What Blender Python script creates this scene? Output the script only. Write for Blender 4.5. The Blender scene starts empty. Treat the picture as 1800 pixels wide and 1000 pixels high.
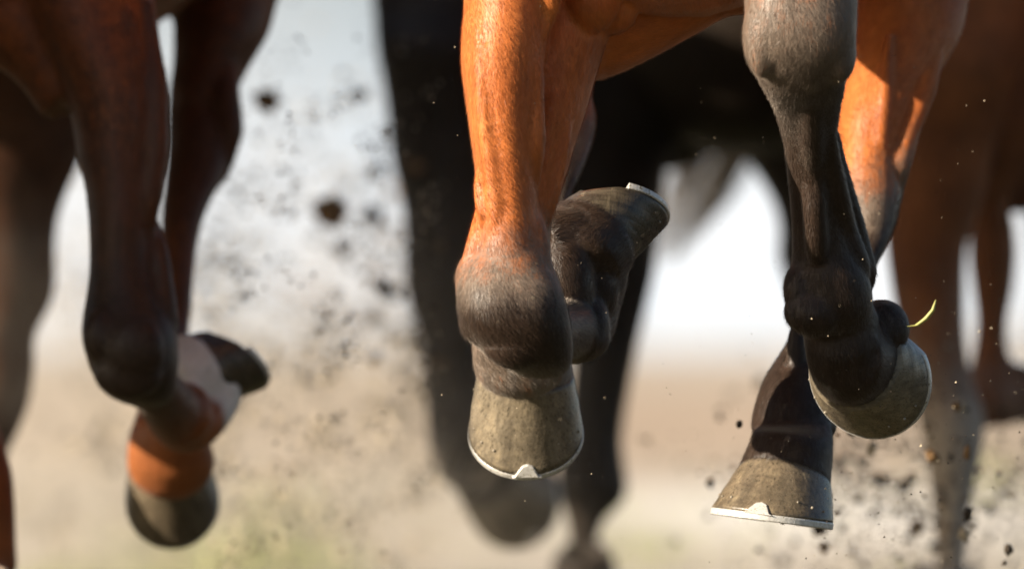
import bpy, bmesh, math, random
import numpy as np
from mathutils import Vector, Matrix, kdtree, noise as mnoise

random.seed(7)
rng = np.random.default_rng(7)
S = bpy.context.scene
COL = S.collection
R = math.radians

# ------------------------------------------------------------------ camera
CAM_H = 0.5            # low telephoto position beside the track
K = 0.0006             # metres per photo pixel at 12 m
cam_d = bpy.data.cameras.new('camera')
cam = bpy.data.objects.new('camera', cam_d); COL.objects.link(cam)
cam.location = (0, 0, CAM_H); cam.rotation_euler = (R(90), 0, 0)
cam_d.sensor_width = 36; cam_d.lens = 400; cam_d.shift_y = 100/1800
cam_d.clip_end = 5000; cam_d.clip_start = 0.5
cam_d.dof.use_dof = True; cam_d.dof.focus_distance = 12.03; cam_d.dof.aperture_fstop = 4.4
S.camera = cam

# ------------------------------------------------------------------ sky + sun
SUN_EL, SUN_FWD = 22.0, 27.5     # elevation; degrees forward (towards the camera) from due left
w = bpy.data.worlds.new('World'); S.world = w; w.use_nodes = True
nt = w.node_tree; bg = nt.nodes['Background']
sky = nt.nodes.new('ShaderNodeTexSky'); sky.sky_type = 'NISHITA'; sky.sun_disc = False
sky.sun_elevation = R(SUN_EL); sky.air_density = 1.0; sky.dust_density = 2.2; sky.ozone_density = 1.2
bg.inputs[1].default_value = 0.05
# bright thin cloud and haze low over the horizon
tc = nt.nodes.new('ShaderNodeTexCoord'); sx = nt.nodes.new('ShaderNodeSeparateXYZ'); nt.links.new(tc.outputs['Generated'], sx.inputs[0])
mr = nt.nodes.new('ShaderNodeMapRange'); mr.interpolation_type = 'SMOOTHSTEP'; nt.links.new(sx.outputs['Z'], mr.inputs[0])
for i_, v_ in enumerate((0.0, 0.06, 1.0, 0.0)): mr.inputs[i_+1].default_value = v_
cn = nt.nodes.new('ShaderNodeTexNoise'); cn.inputs['Scale'].default_value = 55; cn.inputs['Detail'].default_value = 3
nt.links.new(tc.outputs['Generated'], cn.inputs['Vector'])
cr_ = nt.nodes.new('ShaderNodeValToRGB'); nt.links.new(cn.outputs['Fac'], cr_.inputs[0])
cr_.color_ramp.elements[0].position = .35; cr_.color_ramp.elements[0].color = (8.2, 9.1, 9.9, 1)
cr_.color_ramp.elements[1].position = .62; cr_.color_ramp.elements[1].color = (10.6, 10.8, 11.0, 1)
mx = nt.nodes.new('ShaderNodeMix'); mx.data_type = 'RGBA'; nt.links.new(mr.outputs[0], mx.inputs[0])
nt.links.new(sky.outputs[0], mx.inputs[6]); nt.links.new(cr_.outputs[0], mx.inputs[7])
nt.links.new(mx.outputs[2], bg.inputs[0])
e, f = R(SUN_EL), R(SUN_FWD)
sdir = Vector((-math.cos(e)*math.cos(f), -math.cos(e)*math.sin(f), math.sin(e)))   # towards the sun
sky.sun_rotation = math.atan2(sdir.x, sdir.y)
sl = bpy.data.lights.new('sun', 'SUN'); sl.energy = 5.0; sl.angle = R(0.53); sl.color = (1.0, 0.87, 0.70)
so = bpy.data.objects.new('sun', sl); COL.objects.link(so)
so.rotation_euler = (-sdir).to_track_quat('-Z', 'Y').to_euler()
S.view_settings.view_transform = 'Standard'; S.view_settings.look = 'None'
S.view_settings.exposure = 1.2; S.view_settings.gamma = 1.0
S.cycles.use_denoising = True
S.cycles.max_bounces = 6; S.cycles.diffuse_bounces = 3; S.cycles.glossy_bounces = 2

def P(px, py, d):
    """photo pixel (1800x1000) at distance d -> world point"""
    q = K*d/12.0
    return np.array([(px-900)*q, d, CAM_H + (600-py)*q])

# ------------------------------------------------------------------ materials
class N:
    def __init__(s, name):
        s.m = bpy.data.materials.new(name); s.m.use_nodes = True
        s.t = s.m.node_tree; s.b = s.t.nodes['Principled BSDF']
    def n(s, typ, **kw):
        nd = s.t.nodes.new(typ)
        for k, v in kw.items(): setattr(nd, k, v)
        return nd
    def l(s, a, b): s.t.links.new(a, b)
    def math(s, op, a, b=None, c=None, clamp=False):
        nd = s.n('ShaderNodeMath', operation=op, use_clamp=clamp)
        for i, v in enumerate((a, b, c)):
            if v is None: continue
            if isinstance(v, (int, float)): nd.inputs[i].default_value = v
            else: s.l(v, nd.inputs[i])
        return nd.outputs[0]
    def mix(s, fac, a, b, blend='MIX'):
        nd = s.n('ShaderNodeMix', data_type='RGBA', blend_type=blend)
        for i, v in ((0, fac), (6, a), (7, b)):
            if isinstance(v, (int, float)): nd.inputs[i].default_value = v
            elif isinstance(v, tuple): nd.inputs[i].default_value = (*v, 1)
            else: s.l(v, nd.inputs[i])
        return nd.outputs[2]
    def noise(s, vec, scale, detail=3, rough=.55):
        nd = s.n('ShaderNodeTexNoise'); nd.inputs['Scale'].default_value = scale
        nd.inputs['Detail'].default_value = detail; nd.inputs['Roughness'].default_value = rough
        if vec is not None: s.l(vec, nd.inputs['Vector'])
        return nd.outputs['Fac']
    def ramp(s, fac, stops):
        nd = s.n('ShaderNodeValToRGB'); cr = nd.color_ramp
        while len(cr.elements) < len(stops): cr.elements.new(0.5)
        for el, (p, c) in zip(cr.elements, stops):
            el.position = p; el.color = (*c, 1) if isinstance(c, tuple) else (c, c, c, 1)
        s.l(fac, nd.inputs[0]); return nd.outputs[0]
    def rng(s, fac, a, b, c=0., d=1.):
        nd = s.n('ShaderNodeMapRange'); s.l(fac, nd.inputs[0])
        for i, v in enumerate((a, b, c, d)): nd.inputs[i+1].default_value = v
        return nd.outputs[0]

def coat_mat(name, coat, coat2, points, mid_tone=None, bump=0.35, sheen=0.25, rough=.5, spec=.42):
    """horse coat: main colour, a second tone, dark leg points, optional white socks, hair streaks"""
    M = N(name); b = M.b
    at = M.n('ShaderNodeAttribute', attribute_name='flowco')
    pt = M.n('ShaderNodeAttribute', attribute_name='points')
    wh = M.n('ShaderNodeAttribute', attribute_name='white')
    obj = M.n('ShaderNodeTexCoord').outputs['Object']
    streak = M.noise(at.outputs['Vector'], 330, 3, .6)
    tuft = M.noise(at.outputs['Vector'], 95, 3, .6)
    patch = M.noise(obj, 16, 3, .55)
    mott = M.noise(obj, 60, 4, .65)
    base = M.mix(M.rng(patch, .35, .65), coat, coat2)
    tint = M.n('ShaderNodeAttribute', attribute_name='tint')
    ptf = M.math('ADD', pt.outputs['Fac'], M.math('MULTIPLY', M.math('SUBTRACT', M.noise(at.outputs['Vector'], 260, 4, .7), .5), .7))
    ptf = M.math('ADD', ptf, M.math('MULTIPLY', M.math('SUBTRACT', mott, .5), .3))
    ptf = M.math('ADD', ptf, M.math('MULTIPLY', tint.outputs['Fac'], .35))
    mid_tone = mid_tone or tuple(.5*(a_+b_) for a_, b_ in zip(coat, points))
    base = M.mix(M.rng(ptf, .18, .55), base, mid_tone)
    base = M.mix(M.rng(ptf, .62, .95), base, points)
    base = M.mix(M.rng(M.math('ADD', wh.outputs['Fac'], M.math('MULTIPLY', M.math('SUBTRACT', M.noise(at.outputs['Vector'], 200, 4, .7), .5), .6)), .3, .7), base, (.66, .66, .64))
    v = M.math('ADD', M.rng(streak, .3, .7, .84, 1.16), M.rng(tuft, .3, .7, -.06, .06))
    v = M.math('ADD', v, M.math('MULTIPLY', tint.outputs['Fac'], .6))
    vv = M.n('ShaderNodeCombineColor')
    for i in range(3): M.l(v, vv.inputs[i])
    base = M.mix(1.0, base, vv.outputs[0], 'MULTIPLY')
    # dried mud specks
    mud = M.rng(M.noise(obj, 170, 4, .7), .66, .70)
    mz = M.n('ShaderNodeSeparateXYZ'); M.l(obj, mz.inputs[0])
    mud = M.math('MULTIPLY', mud, M.rng(mz.outputs['Z'], .9, .5, .15, .6))
    base = M.mix(mud, base, (.17, .13, .09))
    M.l(base, b.inputs['Base Color'])
    b.inputs['Roughness'].default_value = rough
    b.inputs['Specular IOR Level'].default_value = spec
    b.inputs['Sheen Weight'].default_value = sheen; b.inputs['Sheen Roughness'].default_value = .4
    b.inputs['Sheen Tint'].default_value = (1, .86, .74, 1)
    bp = M.n('ShaderNodeBump'); bp.inputs['Strength'].default_value = bump; bp.inputs['Distance'].default_value = .0022
    M.l(M.math('ADD', streak, M.math('MULTIPLY', tuft, 1.3)), bp.inputs['Height']); M.l(bp.outputs[0], b.inputs['Normal'])
    return M.m

def hoof_mat(name, a, c, dirt=(.06, .05, .035)):
    M = N(name); b = M.b
    obj = M.n('ShaderNodeTexCoord').outputs['Object']
    sep = M.n('ShaderNodeSeparateXYZ'); M.l(obj, sep.inputs[0])
    # fine vertical horn grain and growth rings in the hoof's own frame
    mp = M.n('ShaderNodeMapping'); mp.inputs['Scale'].default_value = (1, 1, .12); M.l(obj, mp.inputs[0])
    grain = M.noise(mp.outputs[0], 260, 4, .65)
    mp2 = M.n('ShaderNodeMapping'); mp2.inputs['Scale'].default_value = (.12, .12, 1); M.l(obj, mp2.inputs[0])
    ring = M.noise(mp2.outputs[0], 190, 3, .5)
    blot = M.noise(obj, 34, 4, .6); fine = M.noise(obj, 420, 3, .6)
    col = M.mix(M.rng(blot, .35, .68), a, c)
    col = M.mix(M.rng(grain, .4, .68, 0, .8), col, dirt)
    col = M.mix(M.rng(ring, .35, .65, 0, .35), col, (.2, .16, .105))
    mp3 = M.n('ShaderNodeMapping'); mp3.inputs['Scale'].default_value = (1, 1, .06); M.l(obj, mp3.inputs[0])
    band = M.noise(mp3.outputs[0], 75, 3, .6)
    col = M.mix(M.rng(band, .45, .68, 0, .6), col, (.05, .04, .028))
    col = M.mix(M.rng(band, .42, .25, 0, .55), col, (.34, .27, .17))
    crack = M.noise(mp3.outputs[0], 420, 2, .5)
    col = M.mix(M.rng(crack, .62, .70, 0, .8), col, (.02, .016, .01))
    # scuffed paler band near the shoe with dirt and mud spots
    low = M.rng(sep.outputs['Z'], .004, .03, 1, 0)
    col = M.mix(M.math('MULTIPLY', low, M.rng(fine, .5, .66)), col, (.045, .036, .024))
    spots = M.rng(M.noise(obj, 110, 4, .65), .64, .68)
    col = M.mix(M.math('MULTIPLY', spots, .7), col, (.2, .155, .1))
    # chalky coronary band just under the hair
    M.l(col, b.inputs['Base Color'])
    M.l(M.rng(fine, .3, .7, .22, .40), b.inputs['Roughness'])
    bp = M.n('ShaderNodeBump'); bp.inputs['Strength'].default_value = .5; bp.inputs['Distance'].default_value = .0018
    h = M.math('ADD', M.math('MULTIPLY', ring, .45), M.math('MULTIPLY', grain, .6))
    M.l(M.math('ADD', h, M.math('MULTIPLY', fine, .25)), bp.inputs['Height']); M.l(bp.outputs[0], b.inputs['Normal'])
    return M.m

def metal_mat():
    M = N('aluminium'); b = M.b
    obj = M.n('ShaderNodeTexCoord').outputs['Object']
    nz = M.noise(obj, 190, 5, .7)
    col = M.ramp(nz, [(.3, (.42, .4, .36)), (.56, (.70, .69, .66)), (.64, (.22, .2, .12))])
    M.l(col, b.inputs['Base Color'])
    b.inputs['Metallic'].default_value = .35
    M.l(M.rng(nz, .3, .7, .3, .5), b.inputs['Roughness'])
    bp = M.n('ShaderNodeBump'); bp.inputs['Strength'].default_value = .3; bp.inputs['Distance'].default_value = .001
    M.l(M.noise(obj, 500, 3), bp.inputs['Height']); M.l(bp.outputs[0], b.inputs['Normal'])
    return M.m

def simple_mat(name, a, c, scale=60, rough=.9, trans=0.0):
    M = N(name); b = M.b
    obj = M.n('ShaderNodeTexCoord').outputs['Object']
    M.l(M.mix(M.rng(M.noise(obj, scale, 4, .6), .35, .65), a, c), b.inputs['Base Color'])
    b.inputs['Roughness'].default_value = rough
    return M.m

MAT = dict(
    bay=coat_mat('bright_bay_coat', (.54, .165, .037), (.45, .125, .028), (.028, .0155, .0095), mid_tone=(.17, .13, .10), sheen=.22, rough=.46, spec=.34),  # tone between coat and points paints the sunlit sheen of black hair
    chestnut_shaded=coat_mat('shade_toned_chestnut_coat', (.30, .10, .03), (.22, .07, .022), (.03, .019, .013), mid_tone=(.075, .033, .018), sheen=.08, rough=.45, spec=.25),  # true coat is chestnut; the darker middle tone carries its shade as colour
    brown=coat_mat('liver_brown_coat', (.08, .034, .017), (.05, .022, .012), (.03, .02, .014), sheen=.05, rough=.6, spec=.15),
    black=coat_mat('black_coat', (.022, .015, .010), (.016, .011, .008), (.018, .013, .009), sheen=0., rough=.55, spec=.2),
    chest=coat_mat('red_brown_coat', (.25, .088, .03), (.17, .06, .022), (.46, .38, .30), mid_tone=(.26, .18, .13), sheen=.05, rough=.6, spec=.15),
    hoof=hoof_mat('hoof_horn', (.19, .145, .095), (.11, .085, .058)),
    hoof_dark=hoof_mat('dark_hoof_horn', (.042, .036, .028), (.028, .024, .019), (.012, .01, .008)),
    hoof_olive=hoof_mat('olive_hoof_horn', (.25, .205, .14), (.15, .125, .09), (.08, .065, .045)),
    sole=simple_mat('sole_horn', (.06, .055, .03), (.035, .03, .018), 90),
    metal=metal_mat(),
    nail=simple_mat('worn_nail', (.35, .31, .25), (.16, .13, .09), 300, .5),
    tail=simple_mat('tail_hair', (.035, .03, .027), (.02, .017, .015), 200, .6),
    tail_grey=simple_mat('dusty_tail_hair', (.3, .26, .22), (.2, .17, .145), 200, .8),
    clod=simple_mat('turf_soil', (.05, .036, .022), (.02, .014, .009), 120),
    clod_brown=simple_mat('loam_soil', (.32, .19, .08), (.15, .085, .04), 120),
    clod_pale=simple_mat('sandy_soil', (.5, .42, .3), (.3, .24, .16), 120),
    grass=simple_mat('grass_blade', (.22, .30, .05), (.36, .36, .11), 9, .6),
    straw=simple_mat('straw_blade', (.42, .4, .16), (.3, .3, .08), 90, .5),
    eye=simple_mat('eye_gloss', (.01, .008, .006), (.02, .012, .01), 30, .1),
)

# ------------------------------------------------------------------ mesh builders
def mesh_obj(name, V, F, mat, parent=None, loc=None, smooth=True, mats=None, fm=None):
    me = bpy.data.meshes.new(name)
    me.from_pydata([tuple(v) for v in V], [], [tuple(int(i) for i in q) for q in F]); me.update()
    me.materials.append(MAT[mat])
    for m in (mats or []): me.materials.append(MAT[m])
    if fm is not None: me.polygons.foreach_set('material_index', fm)
    if smooth: me.polygons.foreach_set('use_smooth', [True]*len(me.polygons))
    o = bpy.data.objects.new(name, me); COL.objects.link(o)
    if parent is not None: o.parent = parent
    if loc is not None: o.location = loc
    return o

def tag(o, label=None, cat=None, group=None, kind=None):
    if label: o['label'] = label
    if cat: o['category'] = cat
    if group: o['group'] = group
    if kind: o['kind'] = kind
    return o

NANV = (float('nan'),)*3
def H(py, xl, xr, d, dp, bl=0., wh=0., ex=2.0):
    """horizontal section of an upright limb from its photo outline; dp = half depth in metres"""
    ex_ = max(0., d-12.7)*2.2      # defocus against the bright sky eats a little of each edge
    xl -= ex_; xr += ex_
    c = P((xl+xr)/2, py, d); rx = (xr-xl)/2*K*d/12
    return [*c, 1, 0, 0, 0, -1, 0, rx, dp, ex, bl, wh]
def G(px, py, d, rx, ry=None, bl=0., wh=0., ex=2.0):
    return [*P(px, py, d), *NANV, *NANV, rx, ry or rx, ex, bl, wh]
def W(x, y, z, rx, ry, bl=0., wh=0., ex=2.0):
    return [x, y, z, *NANV, *NANV, rx, ry, ex, bl, wh]

class Flesh:
    def __init__(s): s.V = []; s.F = []; s.n = 0; s.A = []      # A rows: bl, wh, tangent(3), local(3)
    def add(s, V, F, A):
        s.V.append(V); s.F += [tuple(i+s.n for i in q) for q in F]; s.n += len(V); s.A.append(A)
    def loft(s, secs, n=36, res=.012, ref=(1, 0, 0)):
        a = np.array(secs, float); ref = np.array(ref, float)
        c = a[:, :3]; T = np.gradient(c, axis=0)
        T /= np.linalg.norm(T, axis=1)[:, None]+1e-9
        for i in range(len(a)):
            if np.isnan(a[i, 3]):
                r = ref - T[i]*np.dot(ref, T[i])
                if np.linalg.norm(r) < .2:
                    r = np.array([0, 1., 0]) - T[i]*T[i][1]
                r /= np.linalg.norm(r); a[i, 3:6] = r; a[i, 6:9] = np.cross(T[i], r)
            if i and np.dot(a[i, 3:6], a[i-1, 3:6]) < -.2:
                a[i, 3:9] *= -1
        out = []
        for i in range(len(a)-1):
            p0, p1, p2, p3 = a[max(i-1, 0)], a[i], a[i+1], a[min(i+2, len(a)-1)]
            L = max(1, int(math.ceil(np.linalg.norm(p2[:3]-p1[:3])/res)))
            for j in range(L):
                t = j/L
                out.append(.5*((2*p1)+(-p0+p2)*t+(2*p0-5*p1+4*p2-p3)*t*t+(-p0+3*p1-3*p2+p3)*t**3))
        out.append(a[-1]); a = np.array(out)
        a[:, 9:11] = np.maximum(a[:, 9:11], .002)
        c = a[:, :3]; T = np.gradient(c, axis=0); T /= np.linalg.norm(T, axis=1)[:, None]+1e-9
        arc = np.r_[0, np.cumsum(np.linalg.norm(np.diff(c, axis=0), axis=1))]
        th = np.arange(n)*2*math.pi/n
        V = []; A = []
        for k, q in enumerate(a):
            sv = q[3:6]/np.linalg.norm(q[3:6]); fv = q[6:9]/np.linalg.norm(q[6:9])
            p = 2/q[11]
            ca = np.sign(np.cos(th))*np.abs(np.cos(th))**p; sa = np.sign(np.sin(th))*np.abs(np.sin(th))**p
            V.append(q[:3]+np.outer(ca*q[9], sv)+np.outer(sa*q[10], fv))
            A.append(np.c_[np.full(n, q[12]), np.full(n, q[13]), np.tile(T[k], (n, 1)), ca*q[9], sa*q[10], np.full(n, arc[k]*.13)])
        m = len(a)
        F = [(k*n+i, k*n+(i+1) % n, (k+1)*n+(i+1) % n, (k+1)*n+i) for k in range(m-1) for i in range(n)]
        V = np.vstack(V); A = np.vstack(A)
        F.append(tuple(range(n-1, -1, -1))); F.append(tuple((m-1)*n+i for i in range(n)))
        s.add(V, F, A)
    def blob(s, c, r, bl=0., wh=0., rot=None, tan=(0, 0, -1), n=20):
        c = np.array(c); V = []; m = n//2
        for i in range(m+1):
            for j in range(n):
                ph = math.pi*(i if 0 < i < m else (.02 if i == 0 else m-.02))/m; t = 2*math.pi*j/n
                V.append((math.sin(ph)*math.cos(t)*r[0], math.sin(ph)*math.sin(t)*r[1], math.cos(ph)*r[2]))
        V = np.array(V); 
        if rot is not None: V = V @ np.array(rot).T
        F = [(i*n+j, (i+1)*n+j, (i+1)*n+(j+1) % n, i*n+(j+1) % n) for i in range(m) for j in range(n)]
        F.append(tuple(range(n))); F.append(tuple(m*n+i for i in range(n-1, -1, -1)))
        tn = np.array(tan, float); tn /= np.linalg.norm(tn)
        A = np.c_[np.full(len(V), bl), np.full(len(V), wh), np.tile(tn, (len(V), 1)), V[:, 0], V[:, 1], V[:, 2]*.13]
        s.add(V+c, F, A)
    def cord(s, pts, r, bl=0.):
        """tendon or vein: a thin tube whose ends taper and sink under the skin"""
        n = len(pts); q = []
        pts = [(a[0], a[1], a[2], a[3] if len(a) > 3 else bl) for a in pts]
        for i in range(n-1):
            for t in (0, .5): q.append(tuple(x*(1-t)+y*t for x, y in zip(pts[i], pts[i+1])))
        q.append(pts[-1]); m = len(q)-1
        secs = []
        for i, a in enumerate(q):
            e_ = min(1, min(i, m-i)/max(1, m*.3)); e_ = e_*e_*(3-2*e_)
            secs.append(G(a[0], a[1], a[2]+r*1.6*(1-e_), r*(.35+.65*e_), bl=a[3]))
        s.loft(secs, n=14, res=.01)
    def pblob(s, px, py, d, r, **k): s.blob(P(px, py, d), r if hasattr(r, '__len__') else (r, r, r), **k)

def build_body(fl, parent, mat, voxel, smooth_it, name='body', disp=0.0):
    V = np.vstack(fl.V); A = np.vstack(fl.A); loc = np.array(parent.location)
    me = bpy.data.meshes.new('tmp'); me.from_pydata([tuple(v) for v in V-loc], [], fl.F); me.update()
    o = bpy.data.objects.new('tmp', me); COL.objects.link(o)
    r = o.modifiers.new('r', 'REMESH'); r.mode = 'VOXEL'; r.voxel_size = voxel; r.use_smooth_shade = True
    sm = o.modifiers.new('s', 'SMOOTH'); sm.factor = .5; sm.iterations = smooth_it
    dg = bpy.context.evaluated_depsgraph_get(); dg.update()
    nm = bpy.data.meshes.new_from_object(o.evaluated_get(dg)); nm.name = name
    bpy.data.objects.remove(o); bpy.data.meshes.remove(me)
    nv = len(nm.vertices); co = np.empty(nv*3, 'f'); nm.vertices.foreach_get('co', co); co = co.reshape(-1, 3)
    kd = kdtree.KDTree(len(V))
    for i, v in enumerate(V-loc): kd.insert(v, i)
    kd.balance()
    idx = np.array([kd.find(c)[1] for c in co])
    at = A[idx]
    # soften attribute seams
    ed = np.empty(len(nm.edges)*2, 'i'); nm.edges.foreach_get('vertices', ed); ed = ed.reshape(-1, 2)
    deg = np.bincount(ed.ravel(), minlength=nv)[:, None]+1e-6
    for _ in range(10):
        acc = np.zeros_like(at)
        for k in range(5):
            acc[:, k] = np.bincount(ed[:, 0], at[ed[:, 1], k], nv)+np.bincount(ed[:, 1], at[ed[:, 0], k], nv)
        at[:, :5] = .4*at[:, :5]+.6*acc[:, :5]/deg
    for nme, cols, typ, key in (('points', [0], 'FLOAT', 'value'), ('white', [1], 'FLOAT', 'value'), ('flowco', [5, 6, 7], 'FLOAT_VECTOR', 'vector')):
        a = nm.attributes.new(nme, typ, 'POINT'); a.data.foreach_set(key, at[:, cols].astype('f').ravel())
    nm.materials.clear(); nm.materials.append(MAT[mat])
    ob = bpy.data.objects.new(name, nm); COL.objects.link(ob); ob.parent = parent
    ob['_'] = 0; del ob['_']
    return ob, co, at

def fur(body, co, at, parent, mat, N_h, box, length=.009, width=.0005, lift=.38):
    """short coat hair as thin blades lying along the limb, inside the box of world coordinates"""
    me = body.data; loc = np.array(parent.location)
    nf = len(me.polygons); ce = np.empty(nf*3, 'f'); me.polygons.foreach_get('center', ce); ce = ce.reshape(-1, 3)+loc
    ar = np.empty(nf, 'f'); me.polygons.foreach_get('area', ar)
    no = np.empty(nf*3, 'f'); me.polygons.foreach_get('normal', no); no = no.reshape(-1, 3)
    vi = np.empty(nf*4, 'i'); me.polygons.foreach_get('vertices', vi); vi = vi.reshape(-1, 4)
    vn = np.empty(len(co)*3, 'f'); me.vertices.foreach_get('normal', vn); vn = vn.reshape(-1, 3)
    ok = (ce[:, 0] > box[0]) & (ce[:, 0] < box[1]) & (ce[:, 1] > box[2]) & (ce[:, 1] < box[3]) & (ce[:, 2] > box[4]) & (ce[:, 2] < box[5]) & (no[:, 1] < .25)
    pxl = ce[:, 0]/ce[:, 1]*12/K; pzl = 600-(ce[:, 2]-CAM_H)/ce[:, 1]*12/K
    ok &= (np.abs(pxl) < 930) & (pzl > -30) & (pzl < 1030)
    wgt = ar*ok; wgt = wgt/wgt.sum()
    f = rng.choice(nf, N_h, p=wgt)
    u, v = rng.random(N_h), rng.random(N_h)
    q = vi[f]
    wts = np.c_[(1-u)*(1-v), u*(1-v), u*v, (1-u)*v]
    p = (co[q]*wts[:, :, None]).sum(1); n = (vn[q]*wts[:, :, None]).sum(1); n /= np.linalg.norm(n, axis=1)[:, None]
    a = (at[q]*wts[:, :, None]).sum(1)
    a[:, 5:8] = at[q[:, 0], 5:8]
    t = a[:, 2:5]; t = t-n*(t*n).sum(1)[:, None]; t /= np.linalg.norm(t, axis=1)[:, None]+1e-6
    # swirl the lie of the hair a little with a smooth field
    ph = np.sin(p[:, 0]*37+1)*.25+np.sin(p[:, 2]*29+p[:, 1]*31)*.25+rng.normal(0, .16, N_h)
    sd = np.cross(n, t); d = t*np.cos(ph)[:, None]+sd*np.sin(ph)[:, None]
    L = length*(.55+.7*rng.random(N_h))[:, None]
    d = d+n*(lift*(.5+rng.random(N_h)))[:, None]; d /= np.linalg.norm(d, axis=1)[:, None]
    sd = np.cross(d, n); sd /= np.linalg.norm(sd, axis=1)[:, None]+1e-6
    wd = width*(.7+.6*rng.random(N_h))[:, None]
    base = p-n*.0008
    V = np.empty((N_h, 3, 3)); V[:, 0] = base-sd*wd/2; V[:, 1] = base+sd*wd/2; V[:, 2] = base+d*L
    hm = bpy.data.meshes.new('coat_hair')
    hm.vertices.add(N_h*3); hm.vertices.foreach_set('co', V.astype('f').ravel())
    hm.loops.add(N_h*3); hm.loops.foreach_set('vertex_index', np.arange(N_h*3, dtype='i'))
    hm.polygons.add(N_h); hm.polygons.foreach_set('loop_start', np.arange(0, N_h*3, 3, dtype='i'))
    hm.polygons.foreach_set('use_smooth', np.ones(N_h, bool))
    hm.update(calc_edges=True)
    nn = n+rng.normal(0, .13, n.shape); nn /= np.linalg.norm(nn, axis=1)[:, None]
    hm.normals_split_custom_set_from_vertices(np.repeat(nn, 3, axis=0).astype('f'))
    for nme, cols, typ, key in (('points', [0], 'FLOAT', 'value'), ('white', [1], 'FLOAT', 'value'), ('flowco', [5, 6, 7], 'FLOAT_VECTOR', 'vector')):
        at_ = hm.attributes.new(nme, typ, 'POINT'); at_.data.foreach_set(key, np.repeat(a[:, cols], 3, axis=0).astype('f').ravel())
    tn_ = hm.attributes.new('tint', 'FLOAT', 'POINT'); tn_.data.foreach_set('value', np.repeat(rng.normal(0, .22, N_h), 3).astype('f'))
    hm.materials.append(MAT[mat])
    o = bpy.data.objects.new('coat_hair', hm); COL.objects.link(o); o.parent = body
    return o

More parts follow.
